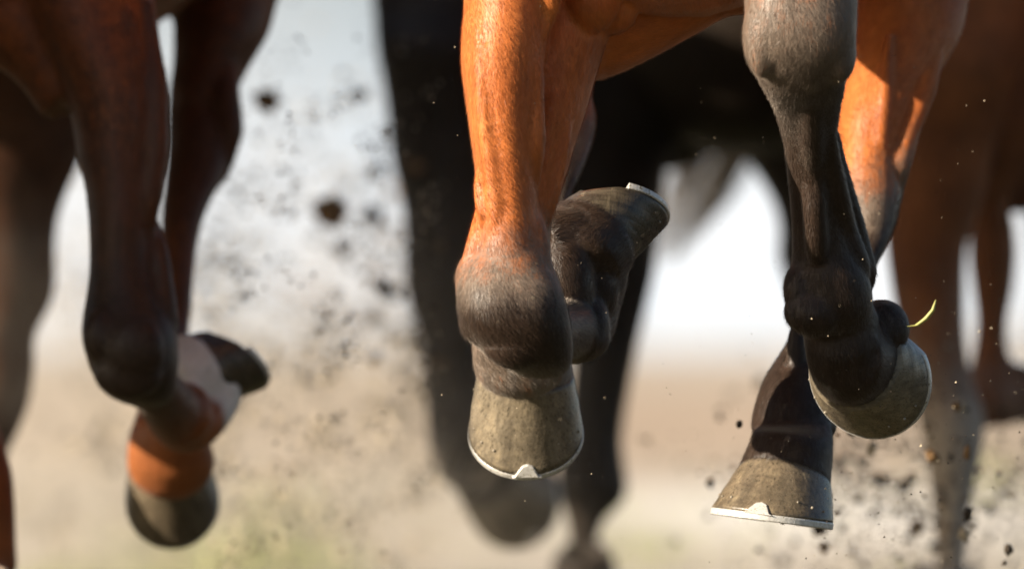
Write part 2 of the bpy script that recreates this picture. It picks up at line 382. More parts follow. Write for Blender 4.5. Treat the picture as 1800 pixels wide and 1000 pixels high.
# ------------------------------------------------------------------ hooves
def hoof_outline(t, sx, sy):
    """U-shaped outline; t=0 toe"""
    x = math.sin(t); y = math.cos(t)
    if y < -.55: x *= 1-.25*((-y-.55)/.45)**1.2; y = -.55-(-y-.55)*.75
    return x*sx, y*sy
def fix_normals(me):
    bm = bmesh.new(); bm.from_mesh(me); bmesh.ops.recalc_face_normals(bm, faces=bm.faces); bm.to_mesh(me); bm.free()
class Hoof:
    """frame: X side, Y toe, Z up the leg. centre = centre of the ground surface"""
    def __init__(s, c, toe, n, sc=1.0, wide=.060, height=1.0, cuff=1.0, crx=.0475):
        s.c = np.array(c, float); T = np.array(toe, float); T /= np.linalg.norm(T)
        n = np.array(n, float); n -= T*np.dot(n, T); n /= np.linalg.norm(n)
        s.T, s.n, s.S = T, n, np.cross(T, n); s.sc = sc; s.wide = wide; s.h = height; s.cuff = cuff; s.crx = crx
    def w(s, x, y, z): return s.c + (s.S*x+s.T*y-s.n*z)*s.sc
    def cor(s, t, f=1.0, dz=0.0):
        x, y = math.sin(t)*s.crx*f, math.cos(t)*.046*f
        return x, y-.031, (.055+.47*y)*s.h+dz
    def secs(s, bl=0., wh=0.):
        """leg sections that run into the hoof"""
        T2 = s.T-s.n*.47*s.h; T2 /= np.linalg.norm(T2)
        out = []
        for f, dz, b in ((.90, .036, bl), (.975, .012, bl), (1.018, .0005, bl), (.93, -.010, bl)):
            T2 = s.T-s.n*(.2 if dz > .02 else .47)*s.h; T2 /= np.linalg.norm(T2)
            f *= s.cuff
            c = s.w(0, -.031-dz*.35, .055*s.h+dz)
            out.append([*c, *s.S, *T2, .0475*f*s.sc*s.crx/.0475, .051*f*s.sc, 2.0, b, wh])
        return out
    def bulbs(s, fl, bl=0., wh=0.):
        for sx in (-1, 1):
            fl.blob(s.w(sx*.021, -.062, .034*s.h), (.023*s.sc, .023*s.sc, .024*s.sc), bl=bl, wh=wh)
    def build(s, parent, mat='hoof', shoe=True, arc=.86, nails=True, label=None, rim=1.012, clip=True):
        rows = 14; n = 72; V = []
        for k in range(rows+1):
            v = k/rows
            for i in range(n):
                t = 2*math.pi*i/n
                gx, gy = hoof_outline(t, s.wide, .062); cx, cy, cz = s.cor(t)
                fl_ = 1+.012*math.sin(v*math.pi)-.02*(v < .0)
                rr = 1+.005*math.sin(v*17+math.sin(t)*.8)
                x = (gx*(1-v)+cx*v)*fl_*rr; y = (gy*(1-v)+cy*v)*fl_*rr
                V.append((x, y, .004+v*(cz-.004)))
        F = [(k*n+i, k*n+(i+1) % n, (k+1)*n+(i+1) % n, (k+1)*n+i) for k in range(rows) for i in range(n)]
        F.append(tuple(rows*n+i for i in range(n)))
        fm = [0]*len(F)
        # sole: rim, concave floor and frog
        b0 = len(V)
        rims = [(.86, .005), (.62, .012), (.3, .013), (.05, .012)]
        for f, z in rims:
            for i in range(n):
                t = 2*math.pi*i/n; gx, gy = hoof_outline(t, s.wide, .062)
                fr = max(0, 1-abs(gx*f)/(.006+.012*max(0, (.02-gy*f))/.06))*(gy*f < .02)
                V.append((gx*f, gy*f, z-.009*fr))
        prev = 0
        for r_ in range(len(rims)):
            st = b0+r_*n
            for i in range(n):
                F.append((prev+(i+1) % n, prev+i, st+i, st+(i+1) % n)); fm.append(1)
            prev = st
        F.append(tuple(prev+i for i in range(n-1, -1, -1))); fm.append(1)
        M4 = Matrix([[-s.S[i], s.T[i], -s.n[i], 0] for i in range(3)]+[[0, 0, 0, 1]])
        pl = np.array(parent.location)
        M4.translation = Vector(s.c-pl)
        o = mesh_obj('hoof', np.array(V)*s.sc, F, mat, parent, mats=['sole'], fm=fm)
        o.matrix_local = M4
        fix_normals(o.data)
        if label: o['label'] = label
        if shoe:
            V = []; F = []; m = 60; a0 = math.pi*arc
            for i in range(m+1):
                t = -a0+2*a0*i/m
                for (f, z) in ((1.0, .0042), (rim, .003), (rim, -.0022), (1.0, -.003), (.70, -.003), (.69, .003)):
                    gx, gy = hoof_outline(t, s.wide, .062); V.append((gx*f, gy*f, z))
            for i in range(m):
                for j in range(6):
                    F.append((i*6+j, i*6+(j+1) % 6, (i+1)*6+(j+1) % 6, (i+1)*6+j))
            F.append(tuple(range(5, -1, -1))); F.append(tuple(m*6+j for j in range(6)))
            # rounded toe clip folded up the front wall
            b0 = len(V); cl = [(-.016, 0), (-.012, .0015), (-.0092, .006), (-.0065, .0105), (-.001, .0125), (.0045, .011), (.009, .0062), (.0125, .0016), (.016, 0)]
            for off in (0.0, .0032):
                for (cx, cz) in cl:
                    t = math.asin(cx/s.wide); gx, gy = hoof_outline(t, s.wide, .062)
                    yy = gy-(cz*.70/s.h)+.0012+off
                    V.append((gx, yy, .003+cz))
            L = len(cl)
            if not clip: V = V[:b0]
            if clip: F.append(tuple(b0+i for i in range(L-1, -1, -1)))
            if clip: F.append(tuple(b0+L+i for i in range(L)))
            for i in range(L if clip else 0):
                F.append((b0+i, b0+(i+1) % L, b0+L+(i+1) % L, b0+L+i))
            sh = mesh_obj('horseshoe', np.array(V)*s.sc, F, 'metal', o, smooth=False)
            fix_normals(sh.data)
            bv = sh.modifiers.new('b', 'BEVEL'); bv.width = .0009; bv.segments = 2; bv.limit_method = 'ANGLE'
        if nails:
            for sg in (-1, 1):
                for t in (.62, .92, 1.22):
                    v = .26+.04*math.sin(t*5+sg)
                    gx, gy = hoof_outline(sg*t, s.wide, .062); cx, cy, cz = s.cor(sg*t)
                    p = np.array([gx*(1-v)+cx*v, gy*(1-v)+cy*v, .004+v*(cz-.004)])*s.sc*1.012
                    r = .0016+.0003*math.sin(t*9+sg); vs = []
                    for a in range(8):
                        for b in range(1, 5):
                            ph = math.pi*b/5; tt = 2*math.pi*a/8
                            vs.append(p+np.array([math.sin(ph)*math.cos(tt), math.sin(ph)*math.sin(tt), math.cos(ph)])*r)
                    fs = [(a*4+b, a*4+b+1, ((a+1) % 8)*4+b+1, ((a+1) % 8)*4+b) for a in range(8) for b in range(3)]
                    fs += [tuple(a*4 for a in range(8)), tuple(a*4+3 for a in range(7, -1, -1))]
                    mesh_obj('nail', vs, fs, 'nail', o)
        return o

# ------------------------------------------------------------------ a horse's trunk, neck and head (mostly above the frame)
def trunk(fl, x, y0, dz=0., w=1.0, bottom=0., head=(-.05, 0.), tuck=0.):
    """x centre, y0 front of the chest; the horse faces the camera"""
    rows = [(-.02, 1.17, .09, .16), (.05, 1.14, .17, .24), (.2, 1.13, .225, .29), (.5, 1.135, .26, .305), (.95, 1.15, .28, .30),
            (1.4, 1.18, .275, .275), (1.8, 1.22, .27, .26), (2.15, 1.24, .25, .26), (2.38, 1.22, .17, .2), (2.46, 1.2, .08, .1)]
    rows = [(a, b+tk/2, c, d_-tk/2) for (a, b, c, d_) in rows for tk in (tuck*min(1, max(0, (a-.25)/.5)),)]
    fl.loft([[x, y0+a, b+dz, 1, 0, 0, 0, 0, 1, c*w, d_+bottom, 2.15, 0, 0] for a, b, c, d_ in rows], n=40, res=.04)
    hx, hz = head
    nk = [(.32, 1.28, .13, .23), (.1, 1.36, .105, .2), (-.15, 1.46, .085, .16), (-.42, 1.56, .07, .125), (-.62, 1.62, .065, .1)]
    fl.loft([W(x+hx*max(0, .32-a), y0+a, b+dz+hz*max(0, .32-a), c, d_, 0) for a, b, c, d_ in nk], n=32, res=.03)
    q = lambda a: x+hx*(.32-a)
    z = lambda b, a: b+dz+hz*(.32-a)
    fl.loft([W(q(-.55), y0-.55, z(1.63, -.55), .08, .1), W(q(-.68), y0-.68, z(1.58, -.68), .095, .125), W(q(-.82), y0-.82, z(1.5, -.82), .08, .105),
             W(q(-1.0), y0-1.0, z(1.40, -1.0), .055, .075), W(q(-1.12), y0-1.12, z(1.32, -1.12), .055, .06), W(q(-1.17), y0-1.17, z(1.28, -1.17), .035, .035)], n=28, res=.02)
    for sx in (-1, 1):
        fl.loft([W(q(-.6)+sx*.05, y0-.58, z(1.68, -.6), .028, .014), W(q(-.6)+sx*.065, y0-.6, z(1.75, -.6), .03, .013), W(q(-.6)+sx*.07, y0-.63, z(1.83, -.6), .008, .006)], n=14, res=.012)

def tail_obj(parent, pts, rad, mat, nst=260, name='tail', seed=1):
    """a hank of long strands along a path of world points"""
    rr = random.Random(seed); pts = [np.array(p) for p in pts]; pl = np.array(parent.location); V = []; F = []
    def at(t):
        u = t*(len(pts)-1); i = min(int(u), len(pts)-2); u -= i
        return pts[i]*(1-u)+pts[i+1]*u, rad[i]*(1-u)+rad[i+1]*u
    for k in range(nst):
        a = rr.random()*6.28; q = math.sqrt(rr.random()); t1 = .55+.45*rr.random(); wob = rr.random()*6
        b = len(V); m = 9
        for j in range(m+1):
            t = t1*j/m; c, r = at(t)
            o = np.array([math.cos(a+.4*math.sin(wob+t*4)), math.sin(a), .25*math.sin(a*2)])*r*q
            wd = .0035*(1-.75*j/m)
            for off in (-1, 0, 1):
                V.append(c+o+np.array([wd*off*math.cos(a), wd*off*math.sin(a), wd*(off == 0)*.6])-pl)
        for j in range(m):
            for s_ in (0, 1): F.append((b+j*3+s_, b+j*3+s_+1, b+j*3+s_+4, b+j*3+s_+3))
            F.append((b+j*3+2, b+j*3, b+j*3+3, b+j*3+5))
    return mesh_obj(name, V, F, mat, parent)

def horse_root(x, y, label, name='galloping_horse'):
    r = bpy.data.objects.new(name, None); COL.objects.link(r); r.location = (x, y, 0)
    r.empty_display_size = .2
    return tag(r, label, 'horse', 'racehorses galloping in a field together')

#SETTING
# ------------------------------------------------------------------ ground
def ground():
    M = N('track_ground'); b = M.b
    geo = M.n('ShaderNodeNewGeometry'); pos = geo.outputs['Position']
    sep = M.n('ShaderNodeSeparateXYZ'); M.l(pos, sep.inputs[0])
    mp = M.n('ShaderNodeMapping'); mp.inputs['Scale'].default_value = (1, .22, 1); M.l(pos, mp.inputs[0])
    n1 = M.noise(mp.outputs[0], 1.1, 5, .62); n2 = M.noise(pos, 3.2, 5, .65); n3 = M.noise(pos, .12, 3, .5)
    sand = M.mix(M.rng(n2, .35, .65), (.58, .52, .44), (.40, .35, .29))
    # strips of the course: pale sand, tan loam, pale far track
    wob = M.math('ADD', sep.outputs['Y'], M.math('MULTIPLY', M.math('SUBTRACT', n3, .5), 14))
    loam = M.math('MULTIPLY', M.rng(wob, 41, 45), M.rng(wob, 120, 190, 1, 0))
    col = M.mix(M.math('MULTIPLY', loam, .85), sand, (.44, .33, .24))
    chalk = M.math('MULTIPLY', M.math('MULTIPLY', M.rng(wob, 40, 36), M.rng(wob, 27, 29)), M.rng(sep.outputs['X'], -.2, .8))
    col = M.mix(chalk, col, (.84, .81, .76))
    # left half of the view: grassier and more mixed
    left = M.rng(sep.outputs['X'], .6, -.4)
    gm = M.math('MULTIPLY', M.rng(n1, .5, .62), M.rng(wob, 100, 40, 0, 1))
    col = M.mix(M.math('MULTIPLY', gm, M.math('ADD', M.math('MULTIPLY', left, .3), .12)), col, (.44, .39, .30))
    dk = M.rng(M.noise(mp.outputs[0], 1.2, 4, .6), .52, .66)
    col = M.mix(M.math('MULTIPLY', dk, .6), col, (.11, .085, .055))
    # the turf right under the horses, out of view, is darkened to cut bounce light
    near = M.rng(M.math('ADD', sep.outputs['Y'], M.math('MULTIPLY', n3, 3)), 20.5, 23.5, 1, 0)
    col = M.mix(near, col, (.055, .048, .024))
    M.l(col, b.inputs['Base Color']); b.inputs['Roughness'].default_value = .95
    b.inputs['Specular IOR Level'].default_value = .1
    bp = M.n('ShaderNodeBump'); bp.inputs['Strength'].default_value = .8; bp.inputs['Distance'].default_value = .05
    M.l(n2, bp.inputs['Height']); M.l(bp.outputs[0], b.inputs['Normal'])
    MAT['ground'] = M.m
    V = []; F = []
    xs = [-1500, -300, -60, -20]+[x*.5 for x in range(-16, 17)]+[20, 60, 300, 1500]
    ys = [-200, -20, 0]+[4+y*.5 for y in range(0, 90)]+[60, 90, 150, 300, 800, 2500]
    for y in ys:
        for x in xs:
            z = .0
            if abs(x) < 9 and 3 < y < 49: z = .03*mnoise.noise(Vector((x*.9, y*.9, 0)))+.015*mnoise.noise(Vector((x*3, y*3, 4)))
            V.append((x, y, z))
    nx = len(xs)
    F = [(j*nx+i, j*nx+i+1, (j+1)*nx+i+1, (j+1)*nx+i) for j in range(len(ys)-1) for i in range(nx-1)]
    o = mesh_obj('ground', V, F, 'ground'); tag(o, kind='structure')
ground()

def grass_stuff():
    rr = random.Random(3); V = []; F = []
    def blade(x, y, h, lean, a):
        b = len(V); wd = .004+.003*rr.random()
        for j in range(4):
            t = j/3; w_ = wd*(1-t*.9)
            cx, cy, cz = x+math.cos(a)*lean*t*t, y+math.sin(a)*lean*t*t, h*t*(1-.15*t)
            V.append((cx-w_*math.sin(a), cy+w_*math.cos(a), cz)); V.append((cx+w_*math.sin(a), cy-w_*math.cos(a), cz))
        for j in range(3): F.append((b+2*j, b+2*j+1, b+2*j+3, b+2*j+2))
    spots = []
    for _ in range(14):
        y = rr.uniform(24, 46); x = rr.uniform(-.055, .055)*y
        if x > -.004*y and rr.random() < .6: continue
        spots.append((x, y, rr.uniform(.05, .13)))
    special = []
    for (px, d, h) in ((440, 19, .21), (485, 19.5, .19), (420, 21, .18), (470, 26, .2), (330, 24, .12), (360, 20, .1), (170, 22, .1), (1110, 26, .07)):
        spots.append(((px-900)*K*d/12, d, h)); special.append(spots[-1])
    for (x, y, h) in spots:
        for _ in range(55 if h < .1 or (x, y, h) not in special else 420):
            blade(x+rr.gauss(0, .07), y+rr.gauss(0, .12), h*rr.uniform(.5, 1.1), rr.uniform(.01, .08), rr.random()*6.28)
    for _ in range(2500):
        y = rr.uniform(8, 42); x = rr.uniform(-.06, .06)*y
        if mnoise.noise(Vector((x*1.3, y*.6, 7))) < .05: continue
        blade(x, y, rr.uniform(.02, .05), rr.uniform(.01, .03), rr.random()*6.28)
    o = mesh_obj('grass', V, F, 'grass', smooth=False)
    tag(o, 'sparse yellow green grass tufts on the pale track', 'grass', kind='stuff')
grass_stuff()

#HORSE_B
# ------------------------------------------------------------------ bright bay horse in focus
def horse_bay():
    root = horse_root(.16, 12.6, 'bright bay horse in sharp focus with orange forearm and shod hooves in mid air')
    fl = Flesh()
    trunk(fl, .165, 11.80, head=(.1, .05), tuck=.16)
    # --- folded foreleg at photo left: two muscle bellies, knee
    fl.loft([H(-330, 800, 1060, 11.98, .10), H(-150, 806, 990, 11.93, .075), H(0, 815, 968, 11.90, .062), H(60, 811, 962, 11.89, .06), H(120, 811, 955, 11.885, .058), H(200, 822, 948, 11.88, .052, .0),
             H(300, 835, 944, 11.875, .045, .05), H(370, 838, 945, 11.87, .041, .18), H(430, 835, 950, 11.865, .041, .4), H(480, 833, 960, 11.86, .04, .55)], n=40)
    fl.loft([H(-330, 870, 1180, 12.06, .12), H(-120, 880, 1120, 12.02, .10), H(20, 885, 1085, 11.99, .075), H(90, 885, 1062, 11.975, .068), H(150, 888, 1043, 11.965, .062), H(200, 888, 1029, 11.955, .058),
             H(250, 885, 1012, 11.945, .054), H(300, 880, 998, 11.935, .05, .05), H(350, 872, 982, 11.925, .046, .2), H(400, 868, 969, 11.915, .043, .45), H(450, 866, 968, 11.9, .043, .6), H(500, 860, 980, 11.89, .045, .8)], n=40)
    fl.loft([H(360, 856, 948, 11.88, .026, .2), H(405, 846, 956, 11.875, .036, .35), H(440, 832, 964, 11.87, .043, .42, ex=2.1), H(465, 814, 971, 11.867, .048, .48, ex=2.1), H(485, 806, 980, 11.865, .053, .55, ex=2.2), H(515, 804, 990, 11.862, .06, .75, ex=2.6), H(550, 805, 999, 11.862, .063, 1.0, ex=2.6),
             H(580, 815, 1005, 11.866, .063, 1.2, ex=2.5), H(605, 833, 1007, 11.872, .061, 1.25, ex=2.4), H(630, 865, 1005, 11.88, .056, 1.25, ex=2.3), H(648, 893, 999, 11.89, .047, 1.25, ex=2.2), H(662, 922, 982, 11.9, .024, 1.25)], n=44)
    fl.pblob(830, 492, 11.872, (.018, .026, .03), bl=.45); fl.pblob(890, 520, 11.846, (.03, .03, .022), bl=.8)
    fl.pblob(856, 565, 11.852, (.03, .03, .026), bl=1.2); fl.pblob(935, 560, 11.838, (.034, .03, .036), bl=1.2)
    fl.pblob(905, 605, 11.84, (.034, .028, .026), bl=1.25)
    # tendons and veins standing out on the forearm
    fl.cord([(838, -40, 11.858), (846, 60, 11.845), (854, 200, 11.84), (868, 320, 11.84), (878, 440, 11.838, .3), (895, 530, 11.825, .5)], .011)
    fl.cord([(838, 300, 11.85), (842, 350, 11.845), (850, 400, 11.836)], .0055)
    fl.cord([(985, 60, 11.92), (970, 180, 11.905), (955, 300, 11.895), (940, 430, 11.88, .4)], .008)
    fl.cord([(1005, 160, 11.92), (985, 290, 11.902), (955, 420, 11.888, .4)], .007)
    fl.cord([(935, 350, 11.87, .2), (950, 450, 11.856, .5), (965, 550, 11.845, .8)], .011)
    fl.cord([(848, 350, 11.862), (840, 420, 11.856, .2), (824, 480, 11.856, .4), (818, 530, 11.856, .5)], .011)
    fl.cord([(925, 0, 11.868), (932, 120, 11.862), (936, 250, 11.858), (930, 380, 11.855, .1)], .014)
    # folded-back cannon, fetlock, pastern
    hRF = Hoof(P(1077, 369, 12.22), (.72, .55, -.36), (.10, .48, .88), 1.0, wide=.060, height=.95, cuff=1.07)
    fl.loft([G(925, 590, 11.93, .036, .036, 1), G(960, 580, 12.03, .030, .03, 1), G(1000, 575, 12.12, .031, .034, 1), G(1022, 570, 12.17, .034, .036, 1), G(1036, 535, 12.185, .032, .034, 1), G(1048, 500, 12.19, .036, .036, 1.2)]
            + hRF.secs(1.2), ref=tuple(hRF.S), n=32)
    fl.pblob(1012, 592, 12.14, (.038, .04, .028), bl=1); fl.pblob(1040, 575, 12.14, (.02, .03, .034), bl=1)
    fl.loft([G(955, 430, 12.14, .034, bl=1.2), G(995, 418, 12.15, .034, bl=1.2), G(1030, 412, 12.17, .032, bl=1.2), G(1060, 420, 12.2, .03, bl=1.2)], n=24, ref=(0, 1, 0))
    fl.pblob(990, 505, 12.13, (.034, .034, .058), bl=1); fl.pblob(1035, 500, 12.165, (.034, .034, .05), bl=1.1)
    hRF.build(root, 'hoof_dark', rim=1.018, clip=False, arc=.64)
    # --- axilla and brisket
    fl.loft([G(960, 60, 12.03, .055), G(1040, 52, 12.03, .054), G(1110, 28, 12.03, .05), G(1180, -8, 12.04, .049), G(1250, -50, 12.06, .052), G(1330, -70, 12.06, .06), G(1400, -75, 12.04, .065)], n=28, ref=(0, 1, 0))
    fl.pblob(1040, -10, 11.93, (.032, .03, .04), tan=(.6, 0, -1)); fl.pblob(1075, 20, 11.96, (.028, .03, .025))
    fl.loft([G(950, -60, 11.86, .016), G(965, -10, 11.865, .014), G(960, 30, 11.87, .011), G(945, 75, 11.865, .006)], n=16)
    # --- leading foreleg at photo right: forearm out of frame, knee, cannon, fetlock
    fl.loft([H(-420, 1300, 1620, 12.0, .11), H(-250, 1310, 1580, 11.96, .085), H(-120, 1312, 1535, 11.90, .066, .2), H(-60, 1309, 1515, 11.87, .058, .45, ex=2.3), H(0, 1308, 1507, 11.855, .055, .56, ex=2.5), H(50, 1311, 1505, 11.85, .053, .6, ex=2.5), H(95, 1314, 1502, 11.855, .05, .64, ex=2.4),
             H(130, 1327, 1490, 11.87, .047, .75), H(165, 1346, 1483, 11.89, .040, .9), H(200, 1362, 1476, 11.93, .036, 1), H(250, 1377, 1470, 11.97, .033, 1), H(310, 1384, 1470, 12.0, .031, 1), H(360, 1389, 1478, 12.02, .031, 1),
             H(410, 1392, 1490, 12.035, .033, 1), H(450, 1392, 1508, 12.045, .037, 1), H(485, 1387, 1526, 12.05, .043, 1), H(520, 1384, 1534, 12.055, .046, 1), H(555, 1389, 1531, 12.06, .045, 1), H(580, 1404, 1518, 12.07, .038, 1), H(594, 1425, 1500, 12.08, .025, 1)], n=44)
    fl.pblob(1342, 60, 11.838, (.022, .03, .045), bl=.6); fl.pblob(1440, 20, 11.838, (.034, .03, .05), bl=.6); fl.pblob(1385, 112, 11.845, (.03, .026, .018), bl=.68); fl.cord([(1395, -60, 11.83), (1398, 10, 11.815), (1402, 70, 11.815), (1412, 130, 11.85)], .010, bl=.6); fl.pblob(1475, 95, 11.85, (.018, .03, .03), bl=.7)
    fl.cord([(1415, 100, 11.84), (1425, 180, 11.895), (1430, 300, 11.977), (1435, 430, 12.0), (1440, 500, 12.01)], .013, bl=1)
    fl.cord([(1452, 170, 11.885), (1460, 300, 11.985), (1482, 400, 12.03), (1508, 470, 12.045), (1515, 540, 12.045)], .0145, bl=1)
    fl.cord([(1468, 230, 12.0), (1480, 330, 12.045), (1503, 410, 12.065), (1522, 480, 12.075), (1524, 530, 12.075)], .013, bl=1)
    fl.pblob(1406, 508, 12.035, (.018, .022, .028), bl=1); fl.pblob(1430, 548, 12.03, (.032, .024, .026), bl=1)
    hLF = Hoof(P(1530, 661, 12.18), (-.12, .3, -.94), (.38, .89, .26), 1.09, wide=.0625, cuff=.90, crx=.046)
    fl.loft([G(1464, 545, 12.065, .040, .038, 1), G(1478, 575, 12.085, .041, .040, 1)]+hLF.secs(1), n=36)
    hLF.bulbs(fl, 1); fl.pblob(1550, 575, 12.13, (.030, .034, .030), bl=.7)
    hLF.build(root, 'hoof_olive', rim=1.02, clip=False)
    # --- hind leg under the body at photo right
    hLH = Hoof(P(1357, 912, 12.25), (-.26, -.96, .05), (-.115, .04, -.99), 1.07, wide=.0615, height=.8, cuff=.97)
    fl.loft([H(-420, 1420, 1800, 13.1, .2), H(-200, 1440, 1765, 12.95, .14), H(-80, 1480, 1725, 12.82, .105), H(0, 1490, 1704, 12.74, .09), H(60, 1488, 1690, 12.70, .08), H(130, 1480, 1652, 12.66, .068), H(190, 1474, 1615, 12.63, .06, .0), H(250, 1470, 1593, 12.61, .052, .15),
             H(310, 1470, 1586, 12.59, .05, .35), H(350, 1478, 1583, 12.57, .045, .5), H(395, 1490, 1574, 12.55, .038, .75), H(435, 1490, 1557, 12.52, .031, 1), H(480, 1462, 1535, 12.49, .028, 1), H(530, 1432, 1512, 12.46, .027, 1),
             H(575, 1399, 1485, 12.43, .029, 1), H(620, 1372, 1463, 12.40, .033, 1), H(665, 1343, 1452, 12.37, .038, 1), H(710, 1327, 1456, 12.35, .041, 1), H(745, 1320, 1462, 12.335, .040, 1)]+hLH.secs(1), n=40)
    hLH.bulbs(fl, 1)
    fl.pblob(1438, 745, 12.36, (.021, .024, .021), bl=1); fl.pblob(1400, 640, 12.36, (.012, .012, .05), bl=1)
    fl.cord([(1665, 40, 12.64), (1628, 150, 12.61), (1596, 230, 12.59, .2), (1578, 300, 12.57, .5), (1572, 380, 12.56, .8)], .014)
    fl.cord([(1565, 60, 12.6), (1555, 170, 12.578), (1548, 250, 12.565, .2), (1535, 350, 12.55, .5)], .009)
    hLH.build(root, 'hoof')
    # --- hind leg under the body behind the folded foreleg
    hRH = Hoof(P(924, 764, 12.36), (.02, -.68, -.73), (0, .73, -.68), 1.03, wide=.0605, height=1.08, cuff=.985, crx=.0505)
    fl.loft([H(-400, 780, 1180, 13.2, .2), H(-150, 860, 1150, 13.0, .14), H(20, 900, 1090, 12.85, .09), H(110, 920, 1050, 12.78, .06), H(165, 930, 1040, 12.73, .05, .2), H(205, 932, 1047, 12.7, .047, .4), H(245, 925, 1043, 12.67, .042, .6), H(290, 915, 1028, 12.6, .036, .8), H(340, 905, 1006, 12.54, .031, 1),
             H(400, 892, 985, 12.46, .028, 1), H(480, 865, 960, 12.36, .027, .9), H(540, 840, 965, 12.28, .036, 1), H(585, 830, 985, 12.25, .042, .66, .2), G(914, 635, 12.25, .0505, .041, .64, .34)]+hRH.secs(.64, .34), n=36)  # pale mix on the pastern stands in for its sunlit grey
    hRH.bulbs(fl, 1)
    hRH.build(root, 'hoof_olive')
    body, co, at = build_body(fl, root, 'bay', .0032, 6)
    fur(body, co, at, root, 'bay', 300000, (-.12, .62, 11.5, 12.9, .1, .93), .0095, .0006, .24)
    tail_obj(root, [(.17, 14.2, 1.32), (.17, 14.45, 1.3), (.18, 14.8, 1.15), (.2, 15.1, .95)], [.03, .05, .09, .1], 'tail')
    return root
horse_bay()

#HORSE_A
def horse_left():
    root = horse_root(-.5, 14.0, 'chestnut horse at the left, its coat toned dark for shade, with a white pastern on its folded foreleg')
    fl = Flesh(); D = 13.0
    trunk(fl, -.58, 12.95, head=(-.2, .1))
    for a_ in fl.A: a_[:, 0] = .45  # trunk pushed to the dark tone, standing in for shade
    # shoulder and forearm down to the flexed knee, upper part toned dark for shade
    fl.loft([H(-350, -180, 330, 13.25, .2, .3), H(-150, -80, 290, 13.15, .13, .3), H(-40, 0, 270, 13.08, .1, .35), H(40, 50, 276, 13.05, .085, .4), H(100, 88, 285, 13.03, .075, .4), H(160, 112, 293, 13.02, .07, .45), H(220, 128, 295, 13.01, .062, .5), H(280, 137, 290, 13.0, .056, .55),
             H(330, 150, 281, 12.99, .05, .6), H(390, 156, 270, 12.98, .045, .7), H(450, 158, 268, 12.975, .042, .8), H(500, 155, 278, 12.97, .045, .9), H(545, 148, 296, 12.965, .053, 1), H(580, 144, 309, 12.96, .06, 1), H(620, 150, 314, 12.96, .062, 1),
             H(655, 162, 312, 12.965, .06, 1), H(685, 180, 308, 12.975, .052, 1), H(703, 205, 300, 12.985, .04, 1), H(714, 235, 285, 12.99, .015, 1)], n=44)
    fl.loft([G(-60, -60, 13.1, .09, bl=.3), G(20, 10, 13.08, .075, bl=.3), G(90, 90, 13.06, .055, bl=.35), G(130, 180, 13.04, .04, bl=.4)], n=24)
    fl.cord([(262, 0, 12.99), (276, 150, 12.97), (276, 260, 12.96), (262, 360, 12.955), (250, 500, 12.95)], .014, bl=.6)
    fl.cord([(225, 20, 12.965), (238, 200, 12.96), (228, 330, 12.955), (215, 500, 12.945)], .012, bl=.6)
    fl.cord([(268, 380, 12.975), (285, 500, 12.96), (303, 620, 12.95)], .014, bl=.8)
    fl.pblob(175, 590, 12.92, (.02, .02, .03), bl=1); fl.pblob(235, 610, 12.91, (.035, .02, .035), bl=1)
    fl.pblob(225, 655, 12.92, (.04, .02, .03), bl=1)
    hF = Hoof(P(402, 628, 13.28), (.52, .48, -.62), (.50, .45, .74), .90, wide=.060, cuff=1.06)
    fl.loft([G(250, 660, 13.02, .034, .034, 1), G(278, 690, 13.08, .030, .03, .6), G(316, 735, 13.19, .034, .036, .3), G(337, 740, 13.22, .036, .034, .2, .1), G(358, 712, 13.245, .038, .036, .0, 1), G(376, 680, 13.26, .040, .038, 0, 1)]
            + hF.secs(0, 1), ref=tuple(hF.S), n=32)
    fl.pblob(332, 725, 13.175, (.028, .03, .034), bl=.2); fl.pblob(366, 640, 13.27, (.034, .03, .034), bl=0, wh=1)
    hF.build(root, 'hoof_dark', nails=False, clip=False, arc=.6)
    # hind leg: upper part toned dark for shade, pastern in its true chestnut
    hH = Hoof(P(303, 880, 13.60), (.10, -.30, -.95), (.05, .95, -.28), .96, wide=.0585)
    fl.loft([H(-350, 150, 620, 14.3, .2, 0.55), H(-150, 240, 560, 14.15, .15, 0.55), H(-60, 290, 515, 14.05, .12, 0.55), H(0, 304, 487, 14.0, .1, 0.55), H(60, 307, 470, 13.97, .088, 0.55), H(110, 306, 441, 13.95, .075, 0.55), H(150, 301, 420, 13.93, .066, 0.55), H(190, 298, 411, 13.92, .06, 0.55), H(225, 297, 415, 13.9, .058, 0.65),
             H(265, 296, 409, 13.88, .052, 0.65), H(310, 292, 394, 13.85, .044, 0.65), H(360, 287, 366, 13.81, .036, 0.65), H(420, 284, 347, 13.77, .03, 0.5), H(500, 290, 338, 13.7, .027, 0.5), H(560, 288, 334, 13.66, .027, 0.5), H(620, 272, 332, 13.56, .028, .5),
             H(680, 252, 338, 13.49, .034, .3), H(725, 242, 350, 13.45, .04, .0), H(765, 228, 366, 13.44, .042, .0), G(300, 812, 13.46, .052, .046, .06)]+hH.secs(.2), n=36)
    fl.cord([(405, 60, 13.91), (398, 170, 13.87), (404, 230, 13.86), (390, 320, 13.83)], .018, bl=.6)
    hH.bulbs(fl); hH.build(root, 'hoof', nails=False, clip=False)
    # second foreleg tucked up beyond the frame and second hind leg behind
    hG = Hoof((-.86, 13.45, .55), (-.1, .3, -.95), (0, .95, .3), 1.)
    fl.loft([W(-.78, 13.2, 1.0, .11, .13), W(-.83, 13.02, .82, .07, .08, .4), W(-.86, 12.92, .66, .055, .06, 1), W(-.86, 13.0, .58, .04, .045, 1), W(-.86, 13.2, .6, .03, .03, 1), W(-.86, 13.34, .62, .036, .036, 1)]+hG.secs(1), n=28)
    hG.build(root, 'hoof_dark', nails=False)
